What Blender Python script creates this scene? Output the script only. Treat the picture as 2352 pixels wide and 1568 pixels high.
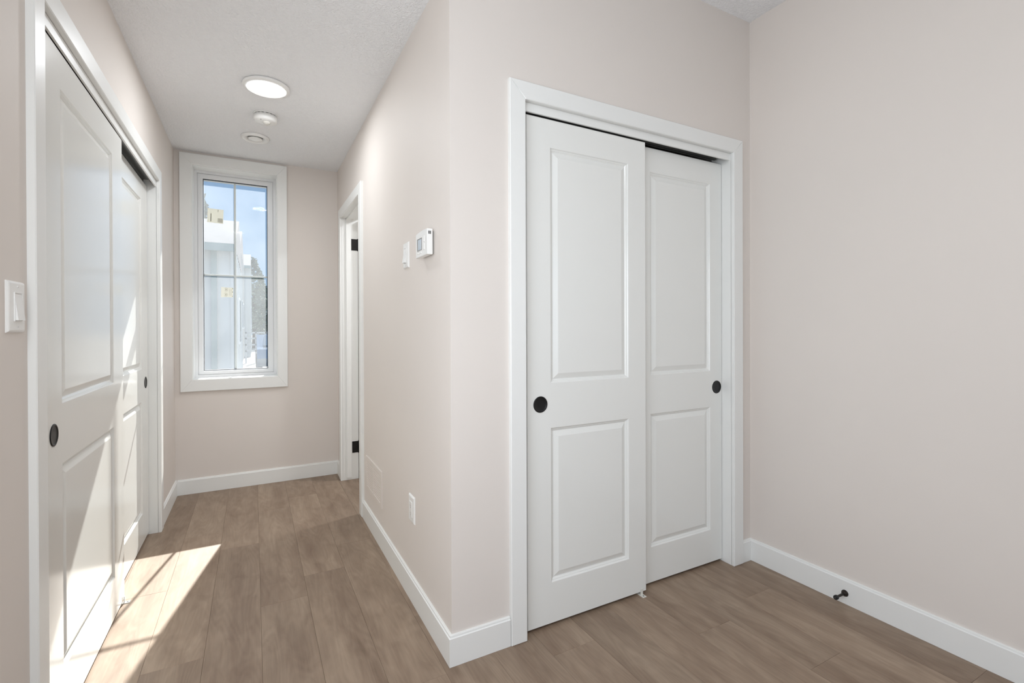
import bpy, bmesh, math, random
from mathutils import Vector, Matrix
random.seed(7)
S = bpy.context.scene
for o in list(bpy.data.objects): bpy.data.objects.remove(o)
C = S.collection

# ------------------------------------------------------------------ camera
H_CAM = 1.195
yaw, pitch, roll, FPX = .493, -.0037, -.0035, 1105.1
cy_, sy_ = math.cos(yaw), math.sin(yaw)
F = Vector((sy_*math.cos(pitch), cy_*math.cos(pitch), math.sin(pitch)))
rt = Vector((cy_, -sy_, 0)); up = rt.cross(F)
Rv = math.cos(roll)*rt + math.sin(roll)*up
Uv = -math.sin(roll)*rt + math.cos(roll)*up
cam = bpy.data.cameras.new('camera'); co = bpy.data.objects.new('camera', cam); C.objects.link(co)
M = Matrix((Rv, Uv, -F)).transposed().to_4x4(); M.translation = Vector((0, 0, H_CAM))
co.matrix_world = M
cam.sensor_width = 36; cam.sensor_fit = 'HORIZONTAL'; cam.lens = 36*FPX/2352
cam.shift_y = -27.22/2352; cam.clip_start = .02; cam.clip_end = 500
S.camera = co

# ------------------------------------------------------------------ world, sun, big lights, exposure
W = bpy.data.worlds.new('sky'); S.world = W; W.use_nodes = True
nt = W.node_tree; nt.nodes.clear()
wo = nt.nodes.new('ShaderNodeOutputWorld'); bg = nt.nodes.new('ShaderNodeBackground')
tc = nt.nodes.new('ShaderNodeTexCoord'); sx = nt.nodes.new('ShaderNodeSeparateXYZ'); cr = nt.nodes.new('ShaderNodeValToRGB')
nt.links.new(tc.outputs['Generated'], sx.inputs[0]); nt.links.new(sx.outputs['Z'], cr.inputs[0])
e = cr.color_ramp.elements
e[0].position = 0.0; e[0].color = (.52, .73, .98, 1)
e[1].position = .40; e[1].color = (.36, .60, 1.0, 1)
nz = nt.nodes.new('ShaderNodeTexNoise'); nz.inputs['Scale'].default_value = 3.5; nz.inputs['Detail'].default_value = 6
mp = nt.nodes.new('ShaderNodeMapping'); mp.inputs['Scale'].default_value = (1, 1, 3)
nt.links.new(tc.outputs['Generated'], mp.inputs[0]); nt.links.new(mp.outputs[0], nz.inputs['Vector'])
rr = nt.nodes.new('ShaderNodeValToRGB'); rr.color_ramp.elements[0].position = .56; rr.color_ramp.elements[1].position = .8
nt.links.new(nz.outputs['Fac'], rr.inputs[0])
mx = nt.nodes.new('ShaderNodeMix'); mx.data_type = 'RGBA'
mulc = nt.nodes.new('ShaderNodeMath'); mulc.operation = 'MULTIPLY'; mulc.inputs[1].default_value = .5
nt.links.new(rr.outputs[0], mulc.inputs[0]); nt.links.new(mulc.outputs[0], mx.inputs[0])
nt.links.new(cr.outputs[0], mx.inputs[6]); mx.inputs[7].default_value = (.66, .80, .98, 1)
nt.links.new(mx.outputs[2], bg.inputs[0]); nt.links.new(bg.outputs[0], wo.inputs[0])
bg.inputs[1].default_value = .62

SUN = Vector((-.21, -1, -.79)).normalized()
sl = bpy.data.lights.new('sun', 'SUN'); sl.energy = 11.5; sl.angle = .009; sl.color = (1, .975, .94)
so = bpy.data.objects.new('sun', sl); C.objects.link(so); so.rotation_mode = 'QUATERNION'
so.rotation_quaternion = SUN.to_track_quat('-Z', 'Y'); so.location = (2, 12, 9)

def area(name, loc, direction, sx_, sy__, power, col):
    l = bpy.data.lights.new(name, 'AREA'); l.shape = 'RECTANGLE'; l.size = sx_; l.size_y = sy__; l.energy = power; l.color = col
    o = bpy.data.objects.new(name, l); C.objects.link(o); o.location = loc
    o.rotation_mode = 'QUATERNION'; o.rotation_quaternion = Vector(direction).to_track_quat('-Z', 'Y'); return o
# added fill light, set in an invented rear window behind the camera
area('rear_fill_light', (.88, -2.86, 1.45), (-.1, 1, .12), 2.0, 1.5, 9, (.84, .935, 1))
area('side_fill_light', (-.56, .45, 1.35), (1, .8, .1), 1.7, 1.2, 27, (.93, .965, 1))  # fill light added on the left to brighten the hall's right wall
S.view_settings.view_transform = 'Standard'; S.view_settings.look = 'None'
S.view_settings.gamma = 1; S.view_settings.use_curve_mapping = False
S.view_settings.exposure = 0.13

# ------------------------------------------------------------------ dimensions (metres)
XL, XR, XRR, YC, YE = -.4987, .6143, 2.2537, 1.6037, 4.1789
HC, HR = 2.4837, 2.758
YB = -2.8
TH = .12

# ------------------------------------------------------------------ materials
def lin(r, g, b):
    return tuple(((c/255)/12.92 if c/255 <= .04045 else (((c/255)+.055)/1.055)**2.4) for c in (r, g, b)) + (1,)
def mat(name, col, rough=.5, metal=0, spec=.5, bump=None, emis=None, coat=0, var=None):
    m = bpy.data.materials.new(name); m.use_nodes = True; n = m.node_tree; b = n.nodes['Principled BSDF']
    b.inputs['Base Color'].default_value = col; b.inputs['Roughness'].default_value = rough
    b.inputs['Metallic'].default_value = metal; b.inputs['Specular IOR Level'].default_value = spec
    b.inputs['Coat Weight'].default_value = coat
    t = n.nodes.new('ShaderNodeTexCoord')
    if bump:
        sc, st, dist, det = bump
        z = n.nodes.new('ShaderNodeTexNoise'); z.inputs['Scale'].default_value = sc; z.inputs['Detail'].default_value = det
        n.links.new(t.outputs['Object'], z.inputs['Vector'])
        bp = n.nodes.new('ShaderNodeBump'); bp.inputs['Strength'].default_value = st; bp.inputs['Distance'].default_value = dist
        n.links.new(z.outputs['Fac'], bp.inputs['Height']); n.links.new(bp.outputs[0], b.inputs['Normal'])
    if var:
        z2 = n.nodes.new('ShaderNodeTexNoise'); z2.inputs['Scale'].default_value = var[0]; z2.inputs['Detail'].default_value = 3
        n.links.new(t.outputs['Object'], z2.inputs['Vector'])
        r = n.nodes.new('ShaderNodeValToRGB')
        r.color_ramp.elements[0].position = .35; r.color_ramp.elements[1].position = .65
        r.color_ramp.elements[0].color = tuple(c*(1-var[1]) for c in col[:3])+(1,)
        r.color_ramp.elements[1].color = tuple(min(1, c*(1+var[1])) for c in col[:3])+(1,)
        n.links.new(z2.outputs['Fac'], r.inputs[0]); n.links.new(r.outputs[0], b.inputs['Base Color'])
    if emis:
        b.inputs['Emission Color'].default_value = emis[0]; b.inputs['Emission Strength'].default_value = emis[1]
    return m
WALL = mat('wall_paint', lin(229, 221, 214), .62, spec=.3, bump=(260, .08, .001, 2), var=(1.3, .012))
TRIM = mat('trim_paint', lin(240, 240, 237), .36, spec=.5, bump=(30, .02, .001, 2))
DOORM = mat('door_paint', lin(238, 238, 234), .17, spec=.55, bump=(14, .03, .0015, 2))
PLAST = mat('white_plastic', lin(244, 243, 240), .28)
PLASTG = mat('grey_plastic', lin(150, 148, 144), .5)
DARK = mat('dark_slot', lin(30, 30, 30), .6)
BLACK = mat('black_metal', lin(26, 26, 27), .38, metal=.3)
BRONZE = mat('dark_bronze', lin(46, 38, 32), .35, metal=.6)
TRACKM = mat('track_steel', lin(120, 120, 118), .4, metal=.7)
VINYL = mat('window_vinyl', lin(238, 238, 238), .3)
LCD = mat('lcd_screen', lin(196, 206, 214), .2)
PAPER = mat('paper_sticker', lin(232, 231, 222), .7)
_n = PAPER.node_tree; _t = _n.nodes.new('ShaderNodeBsdfTranslucent'); _t.inputs[0].default_value = lin(240, 239, 232)
_m = _n.nodes.new('ShaderNodeMixShader'); _m.inputs[0].default_value = .34
_n.links.new(_n.nodes['Principled BSDF'].outputs[0], _m.inputs[1]); _n.links.new(_t.outputs[0], _m.inputs[2]); _n.links.new(_m.outputs[0], _n.nodes['Material Output'].inputs[0])
PRINT = mat('sticker_print', lin(150, 148, 130), .7)
CLEAR = mat('frosted_plastic', lin(225, 222, 214), .25)
LED = mat('lamp_diffuser', (.9, .88, .82, 1), .4, emis=((1, .93, .80, 1), 1.25))
def ceil_mat():
    m = mat('stipple_ceiling', lin(248, 248, 249), .85, spec=.2); n = m.node_tree; b = n.nodes['Principled BSDF']
    t = n.nodes.new('ShaderNodeTexCoord')
    a = n.nodes.new('ShaderNodeTexNoise'); a.inputs['Scale'].default_value = 55; a.inputs['Detail'].default_value = 5; a.inputs['Distortion'].default_value = 1.6
    v = n.nodes.new('ShaderNodeTexVoronoi'); v.inputs['Scale'].default_value = 75
    n.links.new(t.outputs['Object'], a.inputs['Vector']); n.links.new(a.outputs['Color'], v.inputs['Vector'])
    r = n.nodes.new('ShaderNodeValToRGB'); r.color_ramp.elements[0].position = .38; r.color_ramp.elements[1].position = .62
    n.links.new(a.outputs['Fac'], r.inputs[0])
    bp = n.nodes.new('ShaderNodeBump'); bp.inputs['Strength'].default_value = .6; bp.inputs['Distance'].default_value = .004
    n.links.new(r.outputs[0], bp.inputs['Height']); n.links.new(bp.outputs[0], b.inputs['Normal']); return m
CEIL = ceil_mat()
def wood_mat():
    m = bpy.data.materials.new('oak_vinyl_plank'); m.use_nodes = True; n = m.node_tree; N = n.nodes; L = n.links
    b = N['Principled BSDF']; b.inputs['Roughness'].default_value = .46; b.inputs['Specular IOR Level'].default_value = .4
    t = N.new('ShaderNodeTexCoord'); oi = N.new('ShaderNodeObjectInfo')
    cmb = N.new('ShaderNodeCombineXYZ')
    def math_(op, a, v):
        q = N.new('ShaderNodeMath'); q.operation = op
        if hasattr(a, 'links'): L.new(a, q.inputs[0])
        else: q.inputs[0].default_value = a
        if hasattr(v, 'links'): L.new(v, q.inputs[1])
        else: q.inputs[1].default_value = v
        return q.outputs[0]
    r40 = math_('MULTIPLY', oi.outputs['Random'], 37.0); r11 = math_('MULTIPLY', oi.outputs['Random'], 91.0)
    L.new(r40, cmb.inputs[0]); L.new(r11, cmb.inputs[1]); L.new(r11, cmb.inputs[2])
    add = N.new('ShaderNodeVectorMath'); add.operation = 'ADD'; L.new(t.outputs['Object'], add.inputs[0]); L.new(cmb.outputs[0], add.inputs[1])
    def nz(scale, sc, det, dis=0, rough=.5):
        mpp = N.new('ShaderNodeMapping'); mpp.inputs['Scale'].default_value = sc; L.new(add.outputs[0], mpp.inputs[0])
        z = N.new('ShaderNodeTexNoise'); z.inputs['Scale'].default_value = scale; z.inputs['Detail'].default_value = det
        z.inputs['Distortion'].default_value = dis; z.inputs['Roughness'].default_value = rough; L.new(mpp.outputs[0], z.inputs['Vector']); return z.outputs['Fac']
    broad = nz(1, (9, 1.1, 1), 3, .6)           # wide bands along the plank
    cath = nz(1, (7, .9, 1), 2, .2)             # cathedral figure
    rings = math_('SINE', math_('MULTIPLY', cath, 150), 0)
    fine = nz(1, (330, 7, 1), 4, .3, .65)       # pores
    mott = nz(1, (20, 7, 1), 4, .8)
    c1 = N.new('ShaderNodeValToRGB'); E_ = c1.color_ramp.elements
    E_[0].position = .30; E_[0].color = lin(120, 99, 82); E_[1].position = .72; E_[1].color = lin(165, 145, 125)
    s = math_('ADD', math_('MULTIPLY', broad, .62), math_('MULTIPLY', mott, .38)); L.new(s, c1.inputs[0])
    k = math_('MULTIPLY', rings, .045)
    k = math_('ADD', k, math_('MULTIPLY', math_('SUBTRACT', fine, .5), .34))
    k = math_('ADD', k, math_('MULTIPLY', math_('SUBTRACT', oi.outputs['Random'], .5), .13))
    k = math_('ADD', k, 1.0)
    vm = N.new('ShaderNodeVectorMath'); vm.operation = 'SCALE'; L.new(c1.outputs[0], vm.inputs[0]); L.new(k, vm.inputs['Scale'])
    L.new(vm.outputs[0], b.inputs['Base Color'])
    bp = N.new('ShaderNodeBump'); bp.inputs['Strength'].default_value = .15; bp.inputs['Distance'].default_value = .0006
    L.new(fine, bp.inputs['Height']); L.new(bp.outputs[0], b.inputs['Normal'])
    return m
WOOD = wood_mat()
def glass_mat():
    m = bpy.data.materials.new('dusty_glass'); m.use_nodes = True; n = m.node_tree; N = n.nodes; L = n.links; N.clear()
    o = N.new('ShaderNodeOutputMaterial'); tr = N.new('ShaderNodeBsdfTransparent'); tr.inputs[0].default_value = (.97, .985, .98, 1)
    tl = N.new('ShaderNodeBsdfTranslucent'); tl.inputs[0].default_value = (.92, .95, .97, 1)
    gl = N.new('ShaderNodeBsdfGlossy'); gl.inputs['Roughness'].default_value = .02
    t = N.new('ShaderNodeTexCoord'); z = N.new('ShaderNodeTexNoise'); z.inputs['Scale'].default_value = 160; z.inputs['Detail'].default_value = 2
    z2 = N.new('ShaderNodeTexNoise'); z2.inputs['Scale'].default_value = 5; z2.inputs['Detail'].default_value = 4
    L.new(t.outputs['Object'], z.inputs['Vector']); L.new(t.outputs['Object'], z2.inputs['Vector'])
    r = N.new('ShaderNodeMapRange'); r.inputs['From Min'].default_value = .62; r.inputs['From Max'].default_value = .8; r.inputs['To Min'].default_value = 0; r.inputs['To Max'].default_value = .06
    L.new(z.outputs['Fac'], r.inputs['Value'])
    r2 = N.new('ShaderNodeMapRange'); r2.inputs['From Min'].default_value = .3; r2.inputs['From Max'].default_value = .7; r2.inputs['To Min'].default_value = .058; r2.inputs['To Max'].default_value = .078
    L.new(z2.outputs['Fac'], r2.inputs['Value'])
    a = N.new('ShaderNodeMath'); a.operation = 'ADD'; L.new(r.outputs[0], a.inputs[0]); L.new(r2.outputs[0], a.inputs[1])
    m1 = N.new('ShaderNodeMixShader'); L.new(a.outputs[0], m1.inputs[0]); L.new(tr.outputs[0], m1.inputs[1]); L.new(tl.outputs[0], m1.inputs[2])
    m2 = N.new('ShaderNodeMixShader'); m2.inputs[0].default_value = .002; L.new(m1.outputs[0], m2.inputs[1]); L.new(gl.outputs[0], m2.inputs[2])
    L.new(m2.outputs[0], o.inputs[0]); return m
GLASS = glass_mat()

# ------------------------------------------------------------------ mesh helpers
IDM = lambda u, v, w: (u, v, w)
def on_closet(y0=YC): return lambda u, v, w: (u, y0-w, v)      # faces -y
def on_left(x0=XL):  return lambda u, v, w: (x0+w, u, v)       # faces +x
def on_hall(x0=XR):  return lambda u, v, w: (x0-w, u, v)       # faces -x
def on_ceil(z0=HC):  return lambda u, v, w: (u, v, z0-w)
def on_floor(z0=0):  return lambda u, v, w: (u, v, z0+w)
class MB:
    def __init__(s, f=IDM): s.v = []; s.f = []; s.m = f; s.smooth = []
    def P(s, u, v, w): s.v.append(s.m(u, v, w)); return len(s.v)-1
    def box(s, u0, u1, v0, v1, w0, w1, bev=0):
        if bev:
            b = bev   # chamfer the four edges of the outer (w1) face
            a = [s.P(u0, v0, w0), s.P(u1, v0, w0), s.P(u1, v1, w0), s.P(u0, v1, w0)]
            c = [s.P(u0, v0, w1-b), s.P(u1, v0, w1-b), s.P(u1, v1, w1-b), s.P(u0, v1, w1-b)]
            d = [s.P(u0+b, v0+b, w1), s.P(u1-b, v0+b, w1), s.P(u1-b, v1-b, w1), s.P(u0+b, v1-b, w1)]
            s.f.append(a[::-1])
            for A, B in ((a, c), (c, d)):
                for i in range(4): j = (i+1) % 4; s.f.append([A[i], A[j], B[j], B[i]])
            s.f.append(d); s.smooth += [0]*10; return s
        i = [s.P(u, v, w) for w in (w0, w1) for v in (v0, v1) for u in (u0, u1)]
        for q in ((0, 1, 3, 2), (4, 5, 7, 6), (0, 1, 5, 4), (2, 3, 7, 6), (0, 2, 6, 4), (1, 3, 7, 5)): s.f.append([i[k] for k in q])
        s.smooth += [0]*6; return s
    def lathe(s, uc, vc, prof, n=40, cap0=True, cap1=True, smooth=1):
        rings = []
        for r, w in prof:
            rings.append([s.P(uc+r*math.cos(2*math.pi*k/n), vc+r*math.sin(2*math.pi*k/n), w) for k in range(n)])
        for a, b in zip(rings, rings[1:]):
            for k in range(n): j = (k+1) % n; s.f.append([a[k], a[j], b[j], b[k]]); s.smooth.append(smooth)
        if cap0: s.f.append(rings[0]); s.smooth.append(0)
        if cap1: s.f.append(rings[-1]); s.smooth.append(0)
        return s
    def loops(s, loops, cap=True):       # loops: list of lists of (u,v,w)
        R = [[s.P(*p) for p in l] for l in loops]; n = len(R[0])
        for a, b in zip(R, R[1:]):
            for k in range(n): j = (k+1) % n; s.f.append([a[k], a[j], b[j], b[k]]); s.smooth.append(0)
        if cap: s.f.append(R[-1]); s.smooth.append(0); s.f.append(R[0]); s.smooth.append(0)
        return s
    def prism(s, poly, w0, w1):
        return s.loops([[(u, v, w0) for u, v in poly], [(u, v, w1) for u, v in poly]])
    def tube(s, pts, rads, n=12, cap=True):
        R = []
        for i, p in enumerate(pts):
            p = Vector(p); a = Vector(pts[max(0, i-1)]); b = Vector(pts[min(len(pts)-1, i+1)])
            t = (b-a).normalized(); x = t.orthogonal().normalized(); y = t.cross(x)
            if i and True:
                x = (px_ - t*px_.dot(t)).normalized(); y = t.cross(x)
            px_ = x
            R.append([s.P(*(p+rads[i]*(math.cos(2*math.pi*k/n)*x+math.sin(2*math.pi*k/n)*y))) for k in range(n)])
        for a, b in zip(R, R[1:]):
            for k in range(n): j = (k+1) % n; s.f.append([a[k], a[j], b[j], b[k]]); s.smooth.append(1)
        if cap: s.f.append(R[0]); s.smooth.append(0); s.f.append(R[-1]); s.smooth.append(0)
        return s
    def build(s, name, material, parent=None, fix=True, origin=None):
        me = bpy.data.meshes.new(name)
        off = Vector(origin) if origin else (Vector(parent.location) if parent is not None and parent.parent is None else (Vector(parent.parent.location)+Vector(parent.location) if parent is not None else None))
        if off is None:
            xs = [v[0] for v in s.v]; ys = [v[1] for v in s.v]; zs = [v[2] for v in s.v]
            off = Vector(((min(xs)+max(xs))/2, (min(ys)+max(ys))/2, min(zs)))
        me.from_pydata([tuple(Vector(v)-off) for v in s.v], [], s.f)
        for p, q in zip(me.polygons, s.smooth): p.use_smooth = bool(q)
        if fix:
            bm = bmesh.new(); bm.from_mesh(me); bmesh.ops.recalc_face_normals(bm, faces=bm.faces); bm.to_mesh(me); bm.free()
        me.materials.append(material)
        o = bpy.data.objects.new(name, me); C.objects.link(o)
        if parent is not None: o.parent = parent
        else: o.location = off
        return o
def struct(o, label=None):
    o['kind'] = 'structure'
    if label: o['label'] = label
    return o
def empty(name, loc):
    o = bpy.data.objects.new(name, None); o.location = loc; o.empty_display_size = .05; C.objects.link(o); return o
def tag(o, label, cat, group=None):
    o['label'] = label; o['category'] = cat
    if group: o['group'] = group
    return o

# ------------------------------------------------------------------ room shell
def wall_box(name, boxes, m=WALL, label=None, parent=None):
    b = MB()
    for x0, x1, y0, y1, z0, z1 in boxes: b.box(x0, x1, y0, y1, z0, z1)
    o = b.build(name, m, parent)
    return struct(o, label) if parent is None else o
LO0, LO1, DH = 1.705, 3.47, 2.064           # left closet opening along y, head height
RO0, RO1 = .915, 2.108                      # right closet opening along x
HO0, HO1, HH = 3.20, 3.955, 2.058           # passage doorway on the hall's right wall
WX0, WX1, WZ0, WZ1 = -.390, .166, .826, 2.389   # window opening
TOP = 2.95; JB = .0125
wall_box('wall_left', [(XL-TH, XL, YB, -.2, 0, TOP), (XL-TH, XL, 1.1, LO0-JB, 0, TOP), (XL-TH, XL, -.2, 1.1, 0, .4), (XL-TH, XL, -.2, 1.1, 2.3, TOP), (XL-TH, XL, LO1+JB, YE, 0, TOP), (XL-TH, XL, LO0-JB, LO1+JB, DH+JB, TOP)],
         label='cream painted wall on the left with the glossy closet opening and light switch')
wall_box('wall_far', [(XL-TH-1, WX0, YE, YE+.2, 0, TOP), (WX1, XR+1.9, YE, YE+.2, 0, TOP), (WX0, WX1, YE, YE+.2, 0, WZ0), (WX0, WX1, YE, YE+.2, WZ1, TOP)],
         label='cream end wall of the hall holding the tall window')
wall_box('wall_hall', [(XR, XR+TH, YC+TH, HO0-JB, 0, TOP), (XR, XR+TH, HO1+JB, YE, 0, TOP), (XR, XR+TH, HO0-JB, HO1+JB, HH+JB, TOP)],
         label='pale cream right wall of the hall with thermostat, switch and outlet')
wall_box('wall_closet', [(XR, RO0-JB, YC, YC+TH, 0, TOP), (RO1+JB, XRR, YC, YC+TH, 0, TOP), (RO0-JB, RO1+JB, YC, YC+TH, DH+JB, TOP)],
         label='beige wall around the double sliding closet facing the camera')
wall_box('wall_right', [(XRR, XRR+TH, YB, YC+1, 0, TOP)], label='large plain beige wall on the right')
wall_box('wall_header', [(XL, XR, YC, YC+TH, HC, TOP)], label='beige drop header above the hall entrance')
RW = (-.12, 1.88, .70, 2.20)    # opening cut for the added rear fill light
wall_box('wall_rear', [(XL-TH, RW[0], YB-TH, YB, 0, TOP), (RW[1], XRR+TH, YB-TH, YB, 0, TOP), (RW[0], RW[1], YB-TH, YB, 0, RW[2]), (RW[0], RW[1], YB-TH, YB, RW[3], TOP)])
wall_box('wall_closet_interior', [(XR+TH, XRR, YC+.72, YC+.80, 0, HC)])
wall_box('wall_wardrobe_interior', [(XL-.80, XL-.72, 1.3, YE, 0, TOP), (XL-.80, XL-TH, 1.22, 1.30, 0, TOP), (XL-.80, XL-TH, 3.9, 4.0, 0, TOP)])
wall_box('wall_passage_room', [(XR+TH, XR+1.9, 2.72, 2.80, 0, TOP), (XR+1.82, XR+1.9, 2.8, YE, 0, TOP)])
b = MB(); b.box(XL-.8, XRR+TH, YB-TH, YC+TH*.999, HR, HR+.12); struct(b.build('ceiling', CEIL), 'textured white ceiling of the near room')
b = MB(); b.box(XL-.8, XRR+TH+.4, YC+TH, YE+.2, HC, HC+.14); struct(b.build('ceiling', CEIL), 'lower textured white ceiling over the hall')
# roof slab closes everything above
b = MB(); b.box(XL-.85, XRR+.5, YB-.2, YE+.25, TOP, TOP+.1); struct(b.build('roof_slab', WALL))

# floor with its planks
b = MB(); b.box(XL-.8, XRR+TH+.25, YB-TH, YE+.02, -.12, -.006)
floor = struct(b.build('floor', mat('subfloor', lin(90, 76, 62), .9), origin=(0, 0, 0)), 'greige oak look vinyl plank floor running down the hall')
PW = .187; X0 = .022
joints = {0: 2.33, 1: 2.52, 2: 2.79, -1: 3.03, -2: 2.07, -3: 2.68, 3: 1.95, 4: 2.25, 5: 1.47, 6: .86, 7: 1.78, 8: 1.305, 9: .983, 10: 1.38, 11: .69, 12: 1.0, -4: 2.2, -5: 3.1}
cache = {}
def plank_mesh(w, l):
    key = (round(w, 4), round(l, 4))
    if key in cache: return cache[key]
    g, c = .0002, .0006
    m_ = MB(); m_.loops([[(-w/2+g, -l/2+g, -.006), (w/2-g, -l/2+g, -.006), (w/2-g, l/2-g, -.006), (-w/2+g, l/2-g, -.006)],
                         [(-w/2+g, -l/2+g, -c), (w/2-g, -l/2+g, -c), (w/2-g, l/2-g, -c), (-w/2+g, l/2-g, -c)],
                         [(-w/2+g+c, -l/2+g+c, 0), (w/2-g-c, -l/2+g+c, 0), (w/2-g-c, l/2-g-c, 0), (-w/2+g+c, l/2-g-c, 0)]])
    me = bpy.data.meshes.new('floor_plank'); me.from_pydata(m_.v, [], m_.f)
    bm = bmesh.new(); bm.from_mesh(me); bmesh.ops.recalc_face_normals(bm, faces=bm.faces); bm.to_mesh(me); bm.free()
    me.materials.append(WOOD); cache[key] = me; return me
for k in range(-5, 13):
    xa, xb = X0+PW*k, X0+PW*(k+1)
    xa = max(xa, XL-.72); xb = min(xb, XRR+.2 if k < 12 else XRR+.2)
    if xb-xa < .02: continue
    j = joints[k]; y = j
    while y > YB: y -= 1.22
    while y < YE:
        a, e2 = max(y, YB), min(y+1.22, YE)
        if e2-a > .03:
            o = bpy.data.objects.new('floor_plank', plank_mesh(xb-xa, e2-a)); C.objects.link(o)
            o.parent = floor; o.location = ((xa+xb)/2, (a+e2)/2, 0)
        y += 1.22

# ------------------------------------------------------------------ baseboards
BT, BH = .013, .109
def base(name, f, u0, u1, label=None, mit0=0, mit1=0):
    b = MB(f)
    prof = [(0, .0005), (BT, .0005), (BT, .099), (BT-.0035, .1015), (BT-.0045, .1075), (BT-.007, BH), (0, BH)]
    # a small mitre: the ends lean out with the profile depth
    b.loops([[(u0-mit0*w, v, w) for w, v in prof], [(u1+mit1*w, v, w) for w, v in prof]])
    return struct(b.build(name, TRIM), label)
base('baseboard_right', on_hall(XRR), YB, YC, 'white baseboard along the right wall behind the door stop')
base('baseboard_closet', on_closet(), XR, .845, 'short white baseboard between hall corner and closet casing', mit0=1)
base('baseboard_corner', on_closet(), 2.178, XRR-BT, 'tiny white baseboard between closet casing and right wall')
base('baseboard_hall', on_hall(), YC, 3.128, 'white baseboard along the right side of the hall', mit0=1)
base('baseboard_doorway', on_hall(), 4.027, YE-BT, 'tiny white baseboard past the doorway casing')
base('baseboard_far', on_closet(YE), XL+BT, XR, 'white baseboard below the hall window')
base('baseboard_left', on_left(), 3.542, YE, 'short white baseboard beyond the left closet')
base('baseboard_near', on_left(), YB, 1.632, 'white baseboard of the near left wall')

# ------------------------------------------------------------------ casings (trim)
CT = .018
def casing_frame(name, f, a0, a1, top, cw, label, jamb_depth, headw=None, off=0):
    """flat casing around an opening a0..a1 (inner edges), mitre-free, with jamb boards behind."""
    hw = headw or cw
    p = f((a0+a1)/2, 0, 0)
    t = struct(empty(name, p), label)
    def piece(nm, poly, w0=0, w1=CT):
        m_ = MB(f); c = .0025
        cu = sum(q[0] for q in poly)/len(poly); cv = sum(q[1] for q in poly)/len(poly)
        ins = [(u + (c if u < cu else -c), v + (c if v < cv else -c)) for u, v in poly]
        m_.loops([[(u, v, w0) for u, v in poly], [(u, v, w1-c) for u, v in poly], [(u, v, w1) for u, v in ins]])
        return m_.build(nm, TRIM, t)
    piece('side_casing', [(a0-cw, .0005), (a0, .0005), (a0, top), (a0-cw, top+hw)])
    piece('side_casing', [(a1, .0005), (a1+cw, .0005), (a1+cw, top+hw), (a1, top)])
    piece('head_casing', [(a0, top), (a1, top), (a1+cw, top+hw), (a0-cw, top+hw)])
    j = .012
    MB(f).box(a0-j, a0+.0, .0005, top, -jamb_depth, .001).build('side_jamb', TRIM, t)
    MB(f).box(a1, a1+j, .0005, top, -jamb_depth, .001).build('side_jamb', TRIM, t)
    MB(f).box(a0-j, a1+j, top, top+j, -jamb_depth, .001).build('head_jamb', TRIM, t)
    return t
# ------------------------------------------------------------------ moulded two panel sliding doors
def panel_door(name, f, u0, u1, w_front, pu0, pu1, label, pull_u=None, thick=.035, z0=.012, z1=2.025, pull_z=.892, mat_=DOORM):
    pz = ((.176, .795), (.974, 1.914))
    d = struct(empty(name, f((u0+u1)/2, z0, w_front-thick)), label)
    s = MB(f); wf = w_front; wb = w_front-thick; r = .0025
    # front face grid with two holes
    us = [u0+r, pu0, pu1, u1-r]; vs = [z0+r, pz[0][0], pz[0][1], pz[1][0], pz[1][1], z1-r]
    for i in range(3):
        for j in range(5):
            if i == 1 and j in (1, 3): continue
            q = [s.P(us[i], vs[j], wf), s.P(us[i+1], vs[j], wf), s.P(us[i+1], vs[j+1], wf), s.P(us[i], vs[j+1], wf)]
            s.f.append(q); s.smooth.append(0)
    s.loops([[(u0, z0, wb), (u1, z0, wb), (u1, z1, wb), (u0, z1, wb)],
             [(u0, z0, wf-r), (u1, z0, wf-r), (u1, z1, wf-r), (u0, z1, wf-r)],
             [(u0+r, z0+r, wf), (u1-r, z0+r, wf), (u1-r, z1-r, wf), (u0+r, z1-r, wf)]], cap=False)
    s.f.append([s.P(u0, z0, wb), s.P(u1, z0, wb), s.P(u1, z1, wb), s.P(u0, z1, wb)]); s.smooth.append(0)
    sl_ = s.build('slab', mat_, d)
    # merge the doubled vertices so the slab is one skin
    bm = bmesh.new(); bm.from_mesh(sl_.data); bmesh.ops.remove_doubles(bm, verts=bm.verts, dist=1e-5)
    bmesh.ops.recalc_face_normals(bm, faces=bm.faces); bm.to_mesh(sl_.data); bm.free()
    for v0, v1 in pz:
        rings = [(0, 0), (.002, -.0010), (.005, -.0054), (.0085, -.0062), (.0095, -.0076), (.0135, -.0110), (.0160, -.0114), (.0165, -.0106), (.036, -.0032), (.038, -.0027)]
        p = MB(f)
        p.loops([[(pu0+i, v0+i, wf+w), (pu1-i, v0+i, wf+w), (pu1-i, v1-i, wf+w), (pu0+i, v1-i, wf+w)] for i, w in rings], cap=False)
        i, w = rings[-1]
        p.f.append([p.P(pu0+i, v0+i, wf+w), p.P(pu1-i, v0+i, wf+w), p.P(pu1-i, v1-i, wf+w), p.P(pu0+i, v1-i, wf+w)]); p.smooth.append(0)
        o = p.build('panel', mat_, d)
    if pull_u:
        h = MB(f)
        h.lathe(pull_u, pull_z, [(.0325, wf), (.0320, wf+.0018), (.0300, wf+.0026), (.0275, wf+.0022), (.0262, wf+.0006), (.0255, wf+.0003), (.012, wf+.0003)], n=48)
        x = h.build('door_pull', BLACK, d); x['label'] = 'round black recessed finger pull'
    return d
t1 = casing_frame('trim_1', on_closet(), RO0, RO1, DH, .068, 'white casing around the closet facing the camera', .115)
MB(on_closet()).box(RO0, RO1, 2.031, DH-.0005, -.014, -.0055).build('fascia', TRIM, t1)
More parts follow.
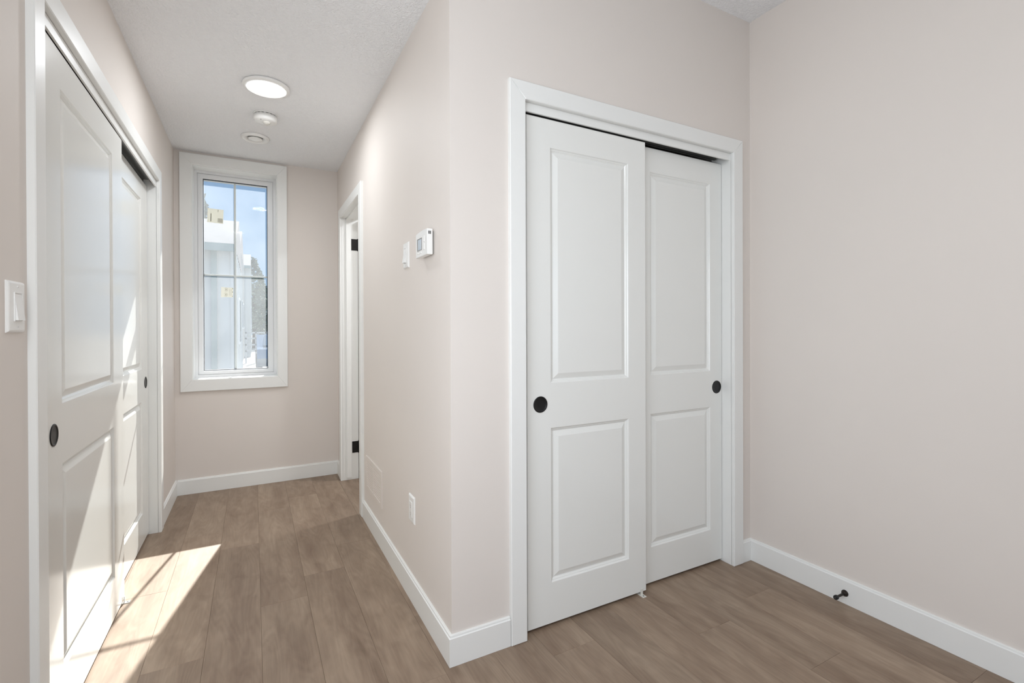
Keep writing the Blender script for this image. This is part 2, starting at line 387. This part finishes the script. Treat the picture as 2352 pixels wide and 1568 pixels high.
tr_ = MB(on_closet()); tr_.box(RO0+.002, RO1-.03, 2.046, DH-.001, -.030, -.018); tr_.box(RO0+.002, RO1-.03, 2.046, DH-.001, -.075, -.062); tr_.box(RO0+.002, RO1-.03, 2.058, DH-.001, -.075, -.018)
tr_.build('door_track', TRACKM, t1)
panel_door('door_1', on_closet(), .936, 1.552, -.0155, 1.045, 1.451, 'front white sliding closet door facing the camera, pull near left edge', .996)
panel_door('door_2', on_closet(), 1.497, 2.106, -.0535, 1.616, 2.020, 'rear white sliding closet door facing the camera, next to the right wall', 2.066)
t2 = casing_frame('trim_2', on_left(), LO0, LO1, DH, .070, 'white casing around the long glossy closet on the left wall', .115)
MB(on_left()).box(LO0, LO1, 2.028, DH-.0005, -.0065, .0005).build('fascia', TRIM, t2)
tr_ = MB(on_left()); tr_.box(LO0+.002, LO1-.03, 2.044, DH-.001, -.022, -.010); tr_.box(LO0+.002, LO1-.03, 2.044, DH-.001, -.068, -.055); tr_.box(LO0+.002, LO1-.03, 2.056, DH-.001, -.068, -.010)
tr_.build('door_track', TRACKM, t2)
panel_door('door_3', on_left(), 1.708, 2.672, -.0070, 1.905, 2.510, 'nearer glossy white sliding door on the left wall, pull at its near edge', 1.835)
panel_door('door_4', on_left(), 2.515, 3.467, -.0440, 2.705, 3.300, 'farther glossy white sliding door on the left wall beside the window', 3.400)
t3 = casing_frame('trim_3', on_hall(), HO0, HO1, HH, .070, 'white casing and jamb of the open doorway at the end of the hall', .120)
# stops inside the doorway
st = MB(on_hall()); st.box(HO1-.010, HO1, .02, HH, -.066, -.030); st.box(HO0, HO0+.010, .02, HH, -.066, -.030); st.box(HO0, HO1, HH-.010, HH, -.066, -.030)
st.build('door_stop_strip', TRIM, t3)
# open door leaf in the next room, hinged on the far jamb
hinge_x = XR+.122
leaf = panel_door('door_5', on_closet(HO1+.006), hinge_x+.003, hinge_x+.745, .041, hinge_x+.12, hinge_x+.63, 'white hinged door standing open beyond the hall doorway', None, z0=.01, z1=2.045)
for zc in (1.857, .255):
    hg = empty('hinge', Vector(f_) - Vector(t3.location)) if False else None
    m_ = MB()
    m_.box(XR+.070, XR+.118, HO1-.0025, HO1, zc-.045, zc+.045)
    x = m_.build('hinge', BLACK, t3); x['label'] = 'square black butt hinge'
    k = MB(); k.tube([(XR+.121, HO1-.004, zc-.048), (XR+.121, HO1-.004, zc+.048)], [.0058, .0058])
    k.build('knuckle', BLACK, x)
    sc = MB()
    for dz in (-.03, 0, .03):
        sc.box(XR+.085+(.008 if dz else -.006), XR+.090+(.008 if dz else -.006), HO1-.0032, HO1-.002, zc+dz-.003, zc+dz+.003)
    sc.build('screw', DARK, x)

# ------------------------------------------------------------------ window
fW = on_closet(YE)
win = struct(empty('window_1', (-.11, YE, WZ0)), 'tall white framed window with cross muntin at the hall end')
def ring(m_, a, bq, w0, w1):   # frame between outer rect a and inner rect bq
    (u0, u1, v0, v1), (p0, p1, q0, q1) = a, bq
    m_.box(u0, p0, v0, v1, w0, w1); m_.box(p1, u1, v0, v1, w0, w1); m_.box(p0, p1, v0, q0, w0, w1); m_.box(p0, p1, q1, v1, w0, w1); return m_
OX0, OX1, OZ0, OZ1 = -.464, .236, .741, 2.466
def wcas(nm, poly):
    c = .002; m_ = MB(fW); cu = sum(q[0] for q in poly)/4; cv = sum(q[1] for q in poly)/4
    ins = [(u + (c if u < cu else -c), v + (c if v < cv else -c)) for u, v in poly]
    m_.loops([[(u, v, 0) for u, v in poly], [(u, v, CT-c) for u, v in poly], [(u, v, CT) for u, v in ins]]); return m_.build(nm, TRIM, win)
wcas('casing', [(OX0, OZ0), (WX0, WZ0), (WX0, WZ1), (OX0, OZ1)])
wcas('casing', [(WX1, WZ0), (OX1, OZ0), (OX1, OZ1), (WX1, WZ1)])
wcas('casing', [(WX0, WZ1), (WX1, WZ1), (OX1, OZ1), (OX0, OZ1)])
wcas('casing', [(OX0, OZ0), (OX1, OZ0), (WX1, WZ0), (WX0, WZ0)])
m_ = MB(fW); ring(m_, (WX0-.01, WX1+.01, WZ0-.01, WZ1+.01), (WX0+.004, WX1-.004, WZ0+.004, WZ1-.004), -.125, .001); m_.build('window_jamb', TRIM, win)
a1 = (WX0+.004, WX1-.004, WZ0+.004, WZ1-.004); a2 = (WX0+.022, WX1-.022, WZ0+.022, WZ1-.022)
m_ = MB(fW); ring(m_, a1, a2, -.175, -.112); m_.build('window_frame', VINYL, win)
GX0, GX1, GZ0, GZ1 = -.331, .100, .880, 2.330
m_ = MB(fW)
m_.loops([[(a2[0], a2[2], -.165), (a2[1], a2[2], -.165), (a2[1], a2[3], -.165), (a2[0], a2[3], -.165)],
          [(a2[0], a2[2], -.128), (a2[1], a2[2], -.128), (a2[1], a2[3], -.128), (a2[0], a2[3], -.128)],
          [(a2[0]+.006, a2[2]+.006, -.124), (a2[1]-.006, a2[2]+.006, -.124), (a2[1]-.006, a2[3]-.006, -.124), (a2[0]+.006, a2[3]-.006, -.124)],
          [(GX0-.006, GZ0-.006, -.124), (GX1+.006, GZ0-.006, -.124), (GX1+.006, GZ1+.006, -.124), (GX0-.006, GZ1+.006, -.124)],
          [(GX0-.001, GZ0-.001, -.134), (GX1+.001, GZ0-.001, -.134), (GX1+.001, GZ1+.001, -.134), (GX0-.001, GZ1+.001, -.134)],
          [(GX0-.001, GZ0-.001, -.165), (GX1+.001, GZ0-.001, -.165), (GX1+.001, GZ1+.001, -.165), (GX0-.001, GZ1+.001, -.165)]], cap=False)
m_.build('sash', VINYL, win)
m_ = MB(fW); ring(m_, (GX0-.001, GX1+.001, GZ0-.001, GZ1+.001), (GX0+.0025, GX1-.0025, GZ0+.0025, GZ1-.0025), -.150, -.136); m_.build('gasket', DARK, win)
m_ = MB(fW); m_.box(GX0, GX1, GZ0, GZ1, -.144, -.140); m_.build('window_pane', GLASS, win)
MUX, MUZ = -.123, 1.607
MB(fW).box(MUX-.0075, MUX+.0075, GZ0+.002, GZ1-.002, -.156, -.148).build('muntin', VINYL, win)
MB(fW).box(GX0+.002, GX1-.002, MUZ-.0065, MUZ+.0065, -.1565, -.1475).build('muntin', VINYL, win)
m_ = MB(fW); ring(m_, (a2[0], a2[1], a2[2], a2[3]), (GX0, GX1, GZ0, GZ1), -.20, -.165); m_.build('outer_sash', VINYL, win)
# stickers on the glass
def sticker(u0, u1, v0, v1, label, marks, tilt=0.0, curl=False):
    w = -.1395
    cu, cv = (u0+u1)/2, (v0+v1)/2; t = tag(empty('window_sticker', fW(cu, cv, w)), label, 'sticker')
    rot = lambda u, v: (cu+(u-cu)*math.cos(tilt)-(v-cv)*math.sin(tilt), cv+(u-cu)*math.sin(tilt)+(v-cv)*math.cos(tilt))
    p = MB(fW); n = 8
    pts0 = []; pts1 = []
    top = []; bot = []
    for i in range(n+1):
        s_ = i/n; u = u0+(u1-u0)*s_; lift = (.004*(1-s_/.35)**2 if curl and s_ < .35 else 0)
        dv = (.004*(1-s_/.35) if curl and s_ < .35 else 0)
        a = rot(u, v0-dv); bb = rot(u, v1+dv*.4)
        bot.append((a, lift)); top.append((bb, lift))
    idx = []
    for (a, l), (c, l2) in zip(bot, top):
        idx.append([p.P(a[0], a[1], w+l), p.P(c[0], c[1], w+l), p.P(c[0], c[1], w+l+.0003), p.P(a[0], a[1], w+l+.0003)])
    for A, B in zip(idx, idx[1:]):
        for k in range(4): j = (k+1) % 4; p.f.append([A[k], A[j], B[j], B[k]]); p.smooth.append(0)
    p.f.append(idx[0]); p.f.append(idx[-1]); p.smooth += [0, 0]
    p.build('paper', PAPER, t)
    q = MB(fW)
    for (x0, x1, y0, y1) in marks:
        A = [rot(u0+(u1-u0)*x, v0+(v1-v0)*y) for x, y in ((x0, y0), (x1, y0), (x1, y1), (x0, y1))]
        q.loops([[(a, b_, w+.0003) for a, b_ in A], [(a, b_, w+.0005) for a, b_ in A]])
    q.build('print', PRINT, t)['kind'] = 'stuff'
bars = [(.66+.045*i, .685+.045*i, .06, .36) for i in range(7)]
sticker(-.305, -.200, 2.005, 2.112, 'square yellowed paper label on the upper left window pane', [(.20, .25, .08, .65), (.64, .67, .80, .97)] + bars, tilt=-.035)
mk = [(.93, .99, .08, .16), (.92, .98, .50, .60), (.92, .98, .86, .96), (.70, .71, .15, .85), (.77, .78, .15, .85), (.84, .85, .15, .85)]
for cyy in (.78, .24):
    for k in range(10):
        a = 2*math.pi*k/10
        mk.append((.40+.13*math.cos(a)-.02, .40+.13*math.cos(a)+.02, cyy+.15*math.sin(a)-.022, cyy+.15*math.sin(a)+.022))
    mk.append((.36, .44, cyy-.05, cyy+.05))
sticker(-.218, -.138, 1.440, 1.515, 'small curled white label on the lower left window pane', mk, tilt=-.03, curl=True)

# frame of the invented rear window around the fill light (behind the camera)
w2 = struct(empty('fill_window_2', ((RW[0]+RW[1])/2, YB, RW[2])), 'added wide window for fill light in the unseen rear wall')
fR = lambda u, v, w: (u, YB-.04+w, v)
m_ = MB(fR); ring(m_, RW, (RW[0]+.05, RW[1]-.05, RW[2]+.05, RW[3]-.05), -.04, 0); m_.build('window_frame', VINYL, w2)

w3 = struct(empty('fill_window_3', (XL, .45, .4)), 'added tall window for fill light, unseen beside the viewer')  # invented window, gives the side fill light a frame
fL3 = lambda u, v, w: (XL-.06+w, u, v)
m_ = MB(fL3); ring(m_, (-.2, 1.1, .4, 2.3), (-.15, 1.05, .45, 2.25), .02, .05); m_.build('window_frame', VINYL, w3)

# ------------------------------------------------------------------ wall plates, thermostat
def screw(f, u, v, w, t, r=.0032):
    s_ = MB(f); s_.lathe(u, v, [(r, w-.0005), (r, w+.0004), (r*.7, w+.0008)], n=12); x = s_.build('screw', PLAST, t)
    d_ = MB(f); d_.box(u-r*.75, u+r*.75, v-.0004, v+.0004, w+.0007, w+.0009); d_.build('screw_slot', PLASTG, x); return x
def plate(f, name, u0, u1, v0, v1, label, cat, th=.0065, mt=PLAST):
    t = tag(empty(name, f((u0+u1)/2, (v0+v1)/2, 0)), label, cat)
    p = MB(f); c = .006
    p.loops([[(u0, v0, 0), (u1, v0, 0), (u1, v1, 0), (u0, v1, 0)],
             [(u0, v0, .0015), (u1, v0, .0015), (u1, v1, .0015), (u0, v1, .0015)],
             [(u0+c*.5, v0+c*.5, th*.8), (u1-c*.5, v0+c*.5, th*.8), (u1-c*.5, v1-c*.5, th*.8), (u0+c*.5, v1-c*.5, th*.8)],
             [(u0+c, v0+c, th), (u1-c, v0+c, th), (u1-c, v1-c, th), (u0+c, v1-c, th)]])
    p.build('plate', mt, t); return t
def rocker(f, t, uc, vc, hw, hh, th, tilt, bottom_out=True):
    r = MB(f); ring(r, (uc-hw-.0015, uc+hw+.0015, vc-hh-.0015, vc+hh+.0015), (uc-hw, uc+hw, vc-hh, vc+hh), th-.001, th+.0022); r.build('rocker_frame', PLAST, t)
    k = MB(f); a, b_ = (.0005, tilt) if not bottom_out else (tilt, .0005)    # bottom, top projection
    e_ = .0008
    k.loops([[(uc-hw+e_, vc-hh+e_, th-.001), (uc+hw-e_, vc-hh+e_, th-.001), (uc+hw-e_, vc+hh-e_, th-.001), (uc-hw+e_, vc+hh-e_, th-.001)],
             [(uc-hw+e_, vc-hh+e_, th+a), (uc+hw-e_, vc-hh+e_, th+a), (uc+hw-e_, vc+hh-e_, th+b_), (uc-hw+e_, vc+hh-e_, th+b_)]])
    k.build('rocker', PLAST, t)
# left wall light switch
f = on_left()
t = plate(f, 'light_switch', 1.512, 1.604, 1.188, 1.309, 'white rocker light switch on the near left wall', 'switch')
rocker(f, t, 1.560, 1.2485, .020, .0325, .0065, .0075)
screw(f, 1.560, 1.2955, .0065, t); screw(f, 1.560, 1.2015, .0065, t)
# hall switch beside the thermostat
f = on_hall()
t = plate(f, 'light_switch', 2.105, 2.185, 1.466, 1.582, 'white wall switch on the hall wall left of the thermostat', 'switch', th=.008)
rocker(f, t, 2.145, 1.522, .0165, .033, .008, .011)
screw(f, 2.145, 1.5705, .008, t); screw(f, 2.145, 1.4770, .008, t)
# thermostat
t = tag(empty('thermostat', f(1.84, 1.525, 0)), 'square white thermostat with small grey screen on the hall wall', 'thermostat')
TU0, TU1, TV0, TV1, TW = 1.768, 1.913, 1.478, 1.576, .030
b = MB(f); b.box(TU0+.008, TU1-.012, TV0+.006, TV1-.008, 0, .008); b.build('back_plate', PLASTG, t)
n = 10; top = [(TU0+(TU1-TU0)*i/n, TV1+.0035*math.sin(math.pi*i/n)-.002*(i/n)) for i in range(n+1)]
poly = [(TU1, TV0), (TU0, TV0)] + top
cu, cv = (TU0+TU1)/2, (TV0+TV1)/2
sh = lambda k: [(cu+(u-cu)*k, cv+(v-cv)*k) for u, v in poly]
b = MB(f); b.loops([[(u, v, .008) for u, v in sh(.985)], [(u, v, .012) for u, v in sh(1)], [(u, v, TW-.002) for u, v in sh(1)], [(u, v, TW) for u, v in sh(.975)]]); b.build('body', PLAST, t)
sc = MB(f); sc.box(1.836, 1.888, 1.506, 1.548, TW-.001, TW+.0004); x = sc.build('screen', LCD, t)
fr = MB(f); ring(fr, (1.833, 1.891, 1.503, 1.551), (1.836, 1.888, 1.506, 1.548), TW-.001, TW+.0012); fr.box(1.884, 1.888, 1.506, 1.548, TW, TW+.0008); fr.build('screen_bezel', PLASTG, t)
for va, vb in ((1.531, 1.555), (1.500, 1.524)):
    b = MB(f); b.box(1.800, 1.812, va, vb, TW-.001, TW+.002, bev=.001); b.build('button', PLAST, t)
for k in range(3):
    b = MB(f); b.box(1.838+k*.018, 1.853+k*.018, 1.490, 1.496, TW-.001, TW+.002, bev=.001); b.build('button', PLAST, t)
sv = MB()
for k in range(3): sv.box(XR-.016-k*.004-.0012, XR-.016-k*.004+.0012, TU0-.0006, TU0+.001, 1.555, 1.567)
sv.build('vent_slot', DARK, t)
# outlet
t = plate(f, 'wall_outlet', 2.035, 2.117, .341, .458, 'white electrical outlet plate low on the hall wall', 'outlet', th=.007)
r = MB(f); ring(r, (2.0585, 2.0935, .3655, .4335), (2.060, 2.092, .367, .432), .006, .0085); r.build('receptacle_frame', PLAST, t)
b = MB(f); b.box(2.060, 2.092, .367, .432, .005, .0095, bev=.0008); x = b.build('receptacle', PLAST, t)
d_ = MB(f)
for vv in (.384, .415):
    d_.box(2.0695, 2.0708, vv-.004, vv+.004, .0094, .0098); d_.box(2.0802, 2.0815, vv-.0035, vv+.0035, .0094, .0098); d_.box(2.074, 2.078, vv-.0105, vv-.0075, .0094, .0098)
d_.build('socket_slot', PLASTG, x)
screw(f, 2.076, .448, .007, t); screw(f, 2.076, .351, .007, t)
# return air grille
t = tag(empty('wall_grille', f(2.84, .31, 0)), 'flat rectangular cover grille near the floor of the hall wall', 'grille')
p = MB(f); G = (2.640, 3.046, .212, .412)
ring(p, G, (2.668, 3.018, .236, .388), 0, .006); p.box(2.836, 2.850, .236, .388, 0, .0062)
p.build('frame', WALL, t)
for a, c in ((2.668, 2.836), (2.850, 3.018)):
    q = MB(f); n = 11
    for k in range(n):
        v0 = .236+(.152)*k/n; v1 = .236+.152*(k+1)/n
        q.loops([[(a, v0, .0005), (a, v0, .0035), (a, v1, .0048), (a, v1, .0005)], [(c, v0, .0005), (c, v0, .0035), (c, v1, .0048), (c, v1, .0005)]])
    q.build('louver', WALL, t)
screw(f, 2.654, .312, .006, t, .0035); screw(f, 3.032, .312, .006, t, .0035)

# ------------------------------------------------------------------ ceiling fixtures
f = on_ceil()
def ceiling_or_fill_light(x, y, z, label, power):  # builds the hall fixture and the added fill lamps alike
    ff = on_ceil(z); t = tag(empty('ceiling_or_fill_light', (x, y, z)), label, 'light')
    b = MB(ff); b.lathe(x, y, [(.105, 0), (.112, .002), (.112, .012), (.109, .016), (.094, .019), (.092, .017), (.091, .012)], n=64, cap1=False); b.build('trim_ring', PLAST, t)
    d_ = MB(ff); d_.lathe(x, y, [(.0915, .010), (.0915, .0145), (.06, .0155), (.02, .016)], n=64); d_.build('diffuser', LED, t)
    l = bpy.data.lights.new('lamp', 'AREA'); l.shape = 'DISK'; l.size = .17; l.energy = power; l.color = (.91, .955, 1)
    lo = bpy.data.objects.new('lamp', l); C.objects.link(lo); lo.parent = t; lo.location = (0, 0, -.0175); return t
ceiling_or_fill_light(.067, 2.87, HC, 'round glowing flush ceiling light in the hall', 7.5)
ceiling_or_fill_light(-.2, -.25, HR, 'added round flush fill light over the viewer before the hall', 9)  # unseen fixture, added to lift the hall
ceiling_or_fill_light(1.1, -.6, HR, 'added round flush fill light above and behind the viewer', 6)  # unseen fixture, added as fill for the near room
ceiling_or_fill_light(1.5, 3.45, HC, 'added round flush fill light in the room beyond the doorway', 17)  # unseen fixture, added so light spills through the doorway into the hall
# smoke detector
x, y = .070, 3.262
t = tag(empty('smoke_detector', (x, y, HC)), 'white round smoke detector hanging behind the ceiling light', 'smoke detector')
b = MB(f); b.lathe(x, y, [(.066, 0), (.067, .003), (.066, .006)], n=48); b.build('base', PLAST, t)
b = MB(f); b.lathe(x, y, [(.060, .006), (.060, .010), (.064, .0105), (.0645, .030), (.062, .040), (.054, .046), (.028, .048)], n=48); b.build('body', PLAST, t)
b = MB(f); b.lathe(x+.006, y-.012, [(.022, .0465), (.0215, .051), (.017, .057), (.009, .061), (.003, .062)], n=32); b.build('sensor_lens', CLEAR, t)
b = MB(f)
for k in range(-5, 6):
    a0 = math.radians(-105+k*22)
    for m2 in range(1):
        aa, ab = a0-.10, a0+.10
        b.loops([[(x+r_*math.cos(aa), y+r_*math.sin(aa), w) for r_, w in ((.0600, .0068), (.0612, .0068), (.0612, .0092), (.0600, .0092))],
                 [(x+r_*math.cos(ab), y+r_*math.sin(ab), w) for r_, w in ((.0600, .0068), (.0612, .0068), (.0612, .0092), (.0600, .0092))]])
b.build('vent_slot', DARK, t)
b = MB(f); b.box(x-.030, x-.022, y-.045, y-.041, .0465, .0475); b.build('indicator_window', PLASTG, t)
# round vent
x, y = .017, 3.672
t = tag(empty('ceiling_vent', (x, y, HC)), 'round white ceiling vent closest to the window', 'vent')
b = MB(f); b.lathe(x, y, [(.085, 0), (.086, .006), (.082, .015), (.074, .019), (.064, .015), (.052, .006), (.046, .001)], n=56, cap1=False); b.build('outer_ring', PLAST, t)
b = MB(f); b.lathe(x, y, [(.047, .0008), (.030, .0010)], n=40); b.build('throat', PLASTG, t)
b = MB(f); b.lathe(x, y, [(.030, .006), (.042, .011), (.043, .014), (.040, .018), (.020, .020)], n=48); b.build('centre_disc', PLAST, t)

# ------------------------------------------------------------------ door stop on the right baseboard
t = tag(empty('door_stop', (XRR-BT, 1.146, .047)), 'dark bronze door stop peg screwed to the right baseboard', 'door stop')
fs = lambda u, v, w: (XRR-BT-w, 1.146+u, .047+v)
b = MB(fs); b.lathe(0, 0, [(.0140, 0), (.0140, .002), (.0125, .006), (.0085, .011), (.0062, .015)], n=28); b.build('flange', BRONZE, t)
b = MB(fs); b.lathe(0, 0, [(.0062, .014), (.0052, .022), (.0050, .055), (.0056, .060)], n=24); b.build('stem', BRONZE, t)
b = MB(fs); b.lathe(0, 0, [(.0060, .060), (.0088, .062), (.0095, .066), (.0092, .073), (.0075, .076)], n=24); x = b.build('bumper', DARK, t)
b = MB(fs); b.lathe(0, 0, [(.0022, .0755), (.0020, .0768)], n=12); b.build('screw', TRACKM, x)

# ------------------------------------------------------------------ floor guides of the sliding doors
def guide(name, loc, yawz, label):
    t = tag(empty(name, loc), label, 'guide')
    c, s_ = math.cos(yawz), math.sin(yawz); L0 = Vector(loc)
    ff = lambda u, v, w: (L0.x+u*c-v*s_, L0.y+u*s_+v*c, L0.z+w)
    b = MB(ff); b.box(-.010, .010, -.020, .034, .0002, .0030, bev=.0008); b.build('base_plate', CLEAR, t)
    b = MB(ff); b.box(-.006, .006, -.0015, .0015, .003, .030, bev=.001); b.build('upright_tab', CLEAR, t)
    b = MB(ff); b.lathe(0, -.012, [(.0034, .0028), (.0030, .0042), (.001, .0045)], n=12); b.build('screw', TRACKM, t)
    return t
guide('floor_guide', (1.520, YC+.0115, 0), 0, 'clear plastic floor guide below the closet door facing the camera')
guide('floor_guide', (XL-.0035, 2.650, 0), math.pi/2, 'clear plastic floor guide under the left sliding door in sunlight')

# ------------------------------------------------------------------ outdoors
GZ = -.45
grd = mat('gravel_ground', lin(120, 118, 114), .95, var=(.5, .12))
b = MB(); b.box(-60, 60, YE+.3, 140, GZ-.2, GZ); tag(b.build('ground', grd), 'pale gravel ground outside the window', 'ground')['kind'] = 'structure'
SID = mat('house_siding', lin(214, 216, 214), .8, var=(.8, .03)); SID2 = mat('house_panel', lin(206, 205, 200), .8, var=(1, .03))
ROOF = mat('house_roof', lin(58, 60, 72), .9, var=(6, .15)); DSP = mat('downspout_metal', lin(150, 165, 162), .5)
WGL = mat('house_window_glass', lin(110, 124, 138), .08)
def house(y0, y1, xw, eave, ridge, label, wins, m=SID):
    t = tag(empty('neighbouring_house', (xw-4, (y0+y1)/2, GZ)), label, 'house', None)
    b = MB(); b.box(xw-8, xw, y0, y1, GZ, eave)
    b.build('wall', m, t)
    bt = MB()
    nb = int((y1-y0)/.6)
    for i in range(nb+1):
        yy = y0+.02+(y1-y0-.04)*i/nb; bt.box(xw, xw+.03, yy-.03, yy+.03, GZ+.2, eave-.1)
    for i in range(14):
        xx = xw-.04-i*.55; bt.box(xx-.03, xx+.03, y0-.03, y0, GZ+.2, eave-.1)
    o = bt.build('batten', m, t); o['kind'] = 'stuff'
    ym = (y0+y1)/2
    r = MB(); ov = .35
    r.loops([[(xw-8.3, y0-ov, eave-.08), (xw-8.3, ym, ridge), (xw-8.3, y1+ov, eave-.08), (xw-8.3, ym, eave)],
             [(xw+.02, y0-ov, eave-.08), (xw+.02, ym, ridge), (xw+.02, y1+ov, eave-.08), (xw+.02, ym, eave)]])
    r.build('roof', ROOF, t)
    MB().box(xw-8.3, xw+.02, y0-ov-.05, y0-ov, eave-.22, eave-.06).build('gutter', DSP, t)
    MB().box(xw-.42, xw-.32, y0-.12, y0-.02, GZ, eave-.1).build('downspout', DSP, t)
    for (face, a, c, z0, z1) in wins:
        q = MB()
        if face == 's': q.box(a, c, y0-.05, y0, z0, z1)
        else: q.box(xw, xw+.05, a, c, z0, z1)
        fr_ = q.build('window', VINYL, t)
        q = MB()
        if face == 's': q.box(a+.06, c-.06, y0-.06, y0-.05, z0+.06, z1-.06)
        else: q.box(xw+.05, xw+.06, a+.06, c-.06, z0+.06, z1-.06)
        q.build('pane', WGL, fr_)
house(12, 19, -.36, 3.03, 4.20, 'nearest pale house wall with grey roof seen through the window', [('s', -3.4, -2.3, .9, 2.2), ('e', 14.2, 15.2, .8, 2.0)])
house(21, 29, -.45, 4.3, 5.6, 'second pale house further along seen through the window', [('e', 23, 24.2, 1.2, 2.4), ('e', 26, 27.2, 1.2, 2.4)], SID2)
house(32, 42, -.15, 4.9, 6.2, 'third pale house far down the row', [('e', 34, 35.2, 1.2, 2.6), ('e', 38, 39.2, 1.2, 2.6)])
# far house across with rails
LEAF = mat('tree_foliage', lin(120, 130, 112), .9, var=(9, .3)); BARK = mat('tree_bark', lin(80, 68, 56), .9)
def tree(x, y, h, r, label, seed):
    rnd = random.Random(seed)
    t = tag(empty('garden_tree', (x, y, GZ)), label, 'tree')
    b = MB(); b.tube([(x, y, GZ), (x+.05, y, GZ+h*.4), (x, y+.05, GZ+h*.7)], [.14, .11, .06], n=8); b.build('trunk', BARK, t)
    b = MB()
    for k in range(900):
        th, ph, rr_ = rnd.uniform(0, 6.283), rnd.uniform(-1, 1), r*(.45+.6*rnd.random()**.5)
        q = math.sqrt(1-ph*ph); zz = GZ+h*.62+ph*h*.40*(.9+.2*rnd.random()); taper = 1-.45*max(0, ph)
        c = Vector((x+rr_*q*math.cos(th)*taper, y+rr_*q*math.sin(th)*taper, zz)); s_ = r*.16*(.6+rnd.random())
        a1_ = Vector((rnd.uniform(-1, 1), rnd.uniform(-1, 1), rnd.uniform(-1, 1))).normalized(); a2_ = a1_.orthogonal().normalized()
        i = [b.P(*(c+s_*a1_)), b.P(*(c+s_*.6*a2_)), b.P(*(c-s_*a1_)), b.P(*(c-s_*.6*a2_))]; b.f.append(i); b.smooth.append(0)
    o = b.build('foliage', LEAF, t, fix=False); o['kind'] = 'stuff'; return t
tree(-.75, 10.2, 3.3, .55, 'dark conical tree at the left edge of the window view', 1) if False else None
tree(.02, 46, 7.2, 1.1, 'tall narrow tree right of the house row', 2)
tree(.62, 50, 5.8, 1.0, 'lower bushy tree at the right of the window view', 3)
tree(-4.2, 46, 12.5, 2.0, 'tall dark tree behind the nearest house roof', 4)
# distant light house facade with porch rails
t = tag(empty('distant_house', (1.6, 60, GZ)), 'distant grey house filling the right of the window view', 'house')
MB().box(.35, 6, 60, 68, GZ, 5.0).build('wall', SID2, t)
r = MB(); r.loops([[(.0, 59.5, 4.9), (3.2, 59.5, 7.0), (6.3, 59.5, 4.9)], [(.0, 68.5, 4.9), (3.2, 68.5, 7.0), (6.3, 68.5, 4.9)]]); r.build('roof', ROOF, t)
MB().box(.55, 1.6, 59.9, 60, 1.0, 2.6).build('window', WGL, t)
# slatted fence
t = tag(empty('rail_fence', (.3, 26, GZ)), 'low grey rail fence outside near the parked car', 'fence')
FN = mat('fence_paint', lin(190, 192, 194), .7)
for k in range(4): MB().box(-.35+k*.42, -.29+k*.42, 26, 26.06, GZ, GZ+1.5).build('post', FN, t)
for zz in (.55, .85, 1.15, 1.42): MB().box(-.35, .97, 26.0, 26.04, GZ+zz, GZ+zz+.07).build('rail', FN, t)
# parked car
t = tag(empty('parked_car', (.90, 21, GZ)), 'silver car parked outside at the lower right of the window', 'car')
CARM = mat('car_paint', lin(150, 160, 172), .15, metal=.6, coat=.6); TIRE = mat('tyre_rubber', lin(34, 34, 36), .8)
fc = lambda u, v, w: (.90+w, 21+u, GZ+v)
prof = [(-2.1, .32), (2.1, .32), (2.15, .62), (2.0, .82), (1.1, .92), (.5, 1.36), (-.8, 1.42), (-1.6, .98), (-2.05, .92), (-2.15, .6)]
b = MB(fc); b.loops([[(u, v, -.80) for u, v in prof], [(u*.99, v*1.005, -.70) for u, v in prof], [(u*.99, v*1.005, .70) for u, v in prof], [(u, v, .80) for u, v in prof]]); b.build('body', CARM, t)
for s_ in (-1, 1):
    b = MB(fc); b.loops([[(-1.35, .98, s_*.80), (.98, .95, s_*.80), (.5, 1.28, s_*.80), (-.72, 1.33, s_*.80)], [(-1.35, .98, s_*.81), (.98, .95, s_*.81), (.5, 1.28, s_*.81), (-.72, 1.33, s_*.81)]]); b.build('side_glass', WGL, t)
    for u in (-1.3, 1.3):
        wl = MB(lambda a, b2, w: (.90+w, 21+a, GZ+b2)); wl.lathe(u, .32, [(.32, s_*.62), (.33, s_*.66), (.33, s_*.80), (.30, s_*.82), (.18, s_*.81)], n=24); wl.build('wheel', TIRE, t)
b = MB(); b.loops([[(.90-.6, 21-1.52, GZ+1.02), (.90+.6, 21-1.52, GZ+1.02), (.90+.55, 21-.88, GZ+1.385), (.90-.55, 21-.88, GZ+1.385)],
                   [(.90-.6, 21-1.54, GZ+1.04), (.90+.6, 21-1.54, GZ+1.04), (.90+.55, 21-.90, GZ+1.405), (.90-.55, 21-.90, GZ+1.405)]]); b.build('rear_glass', WGL, t)
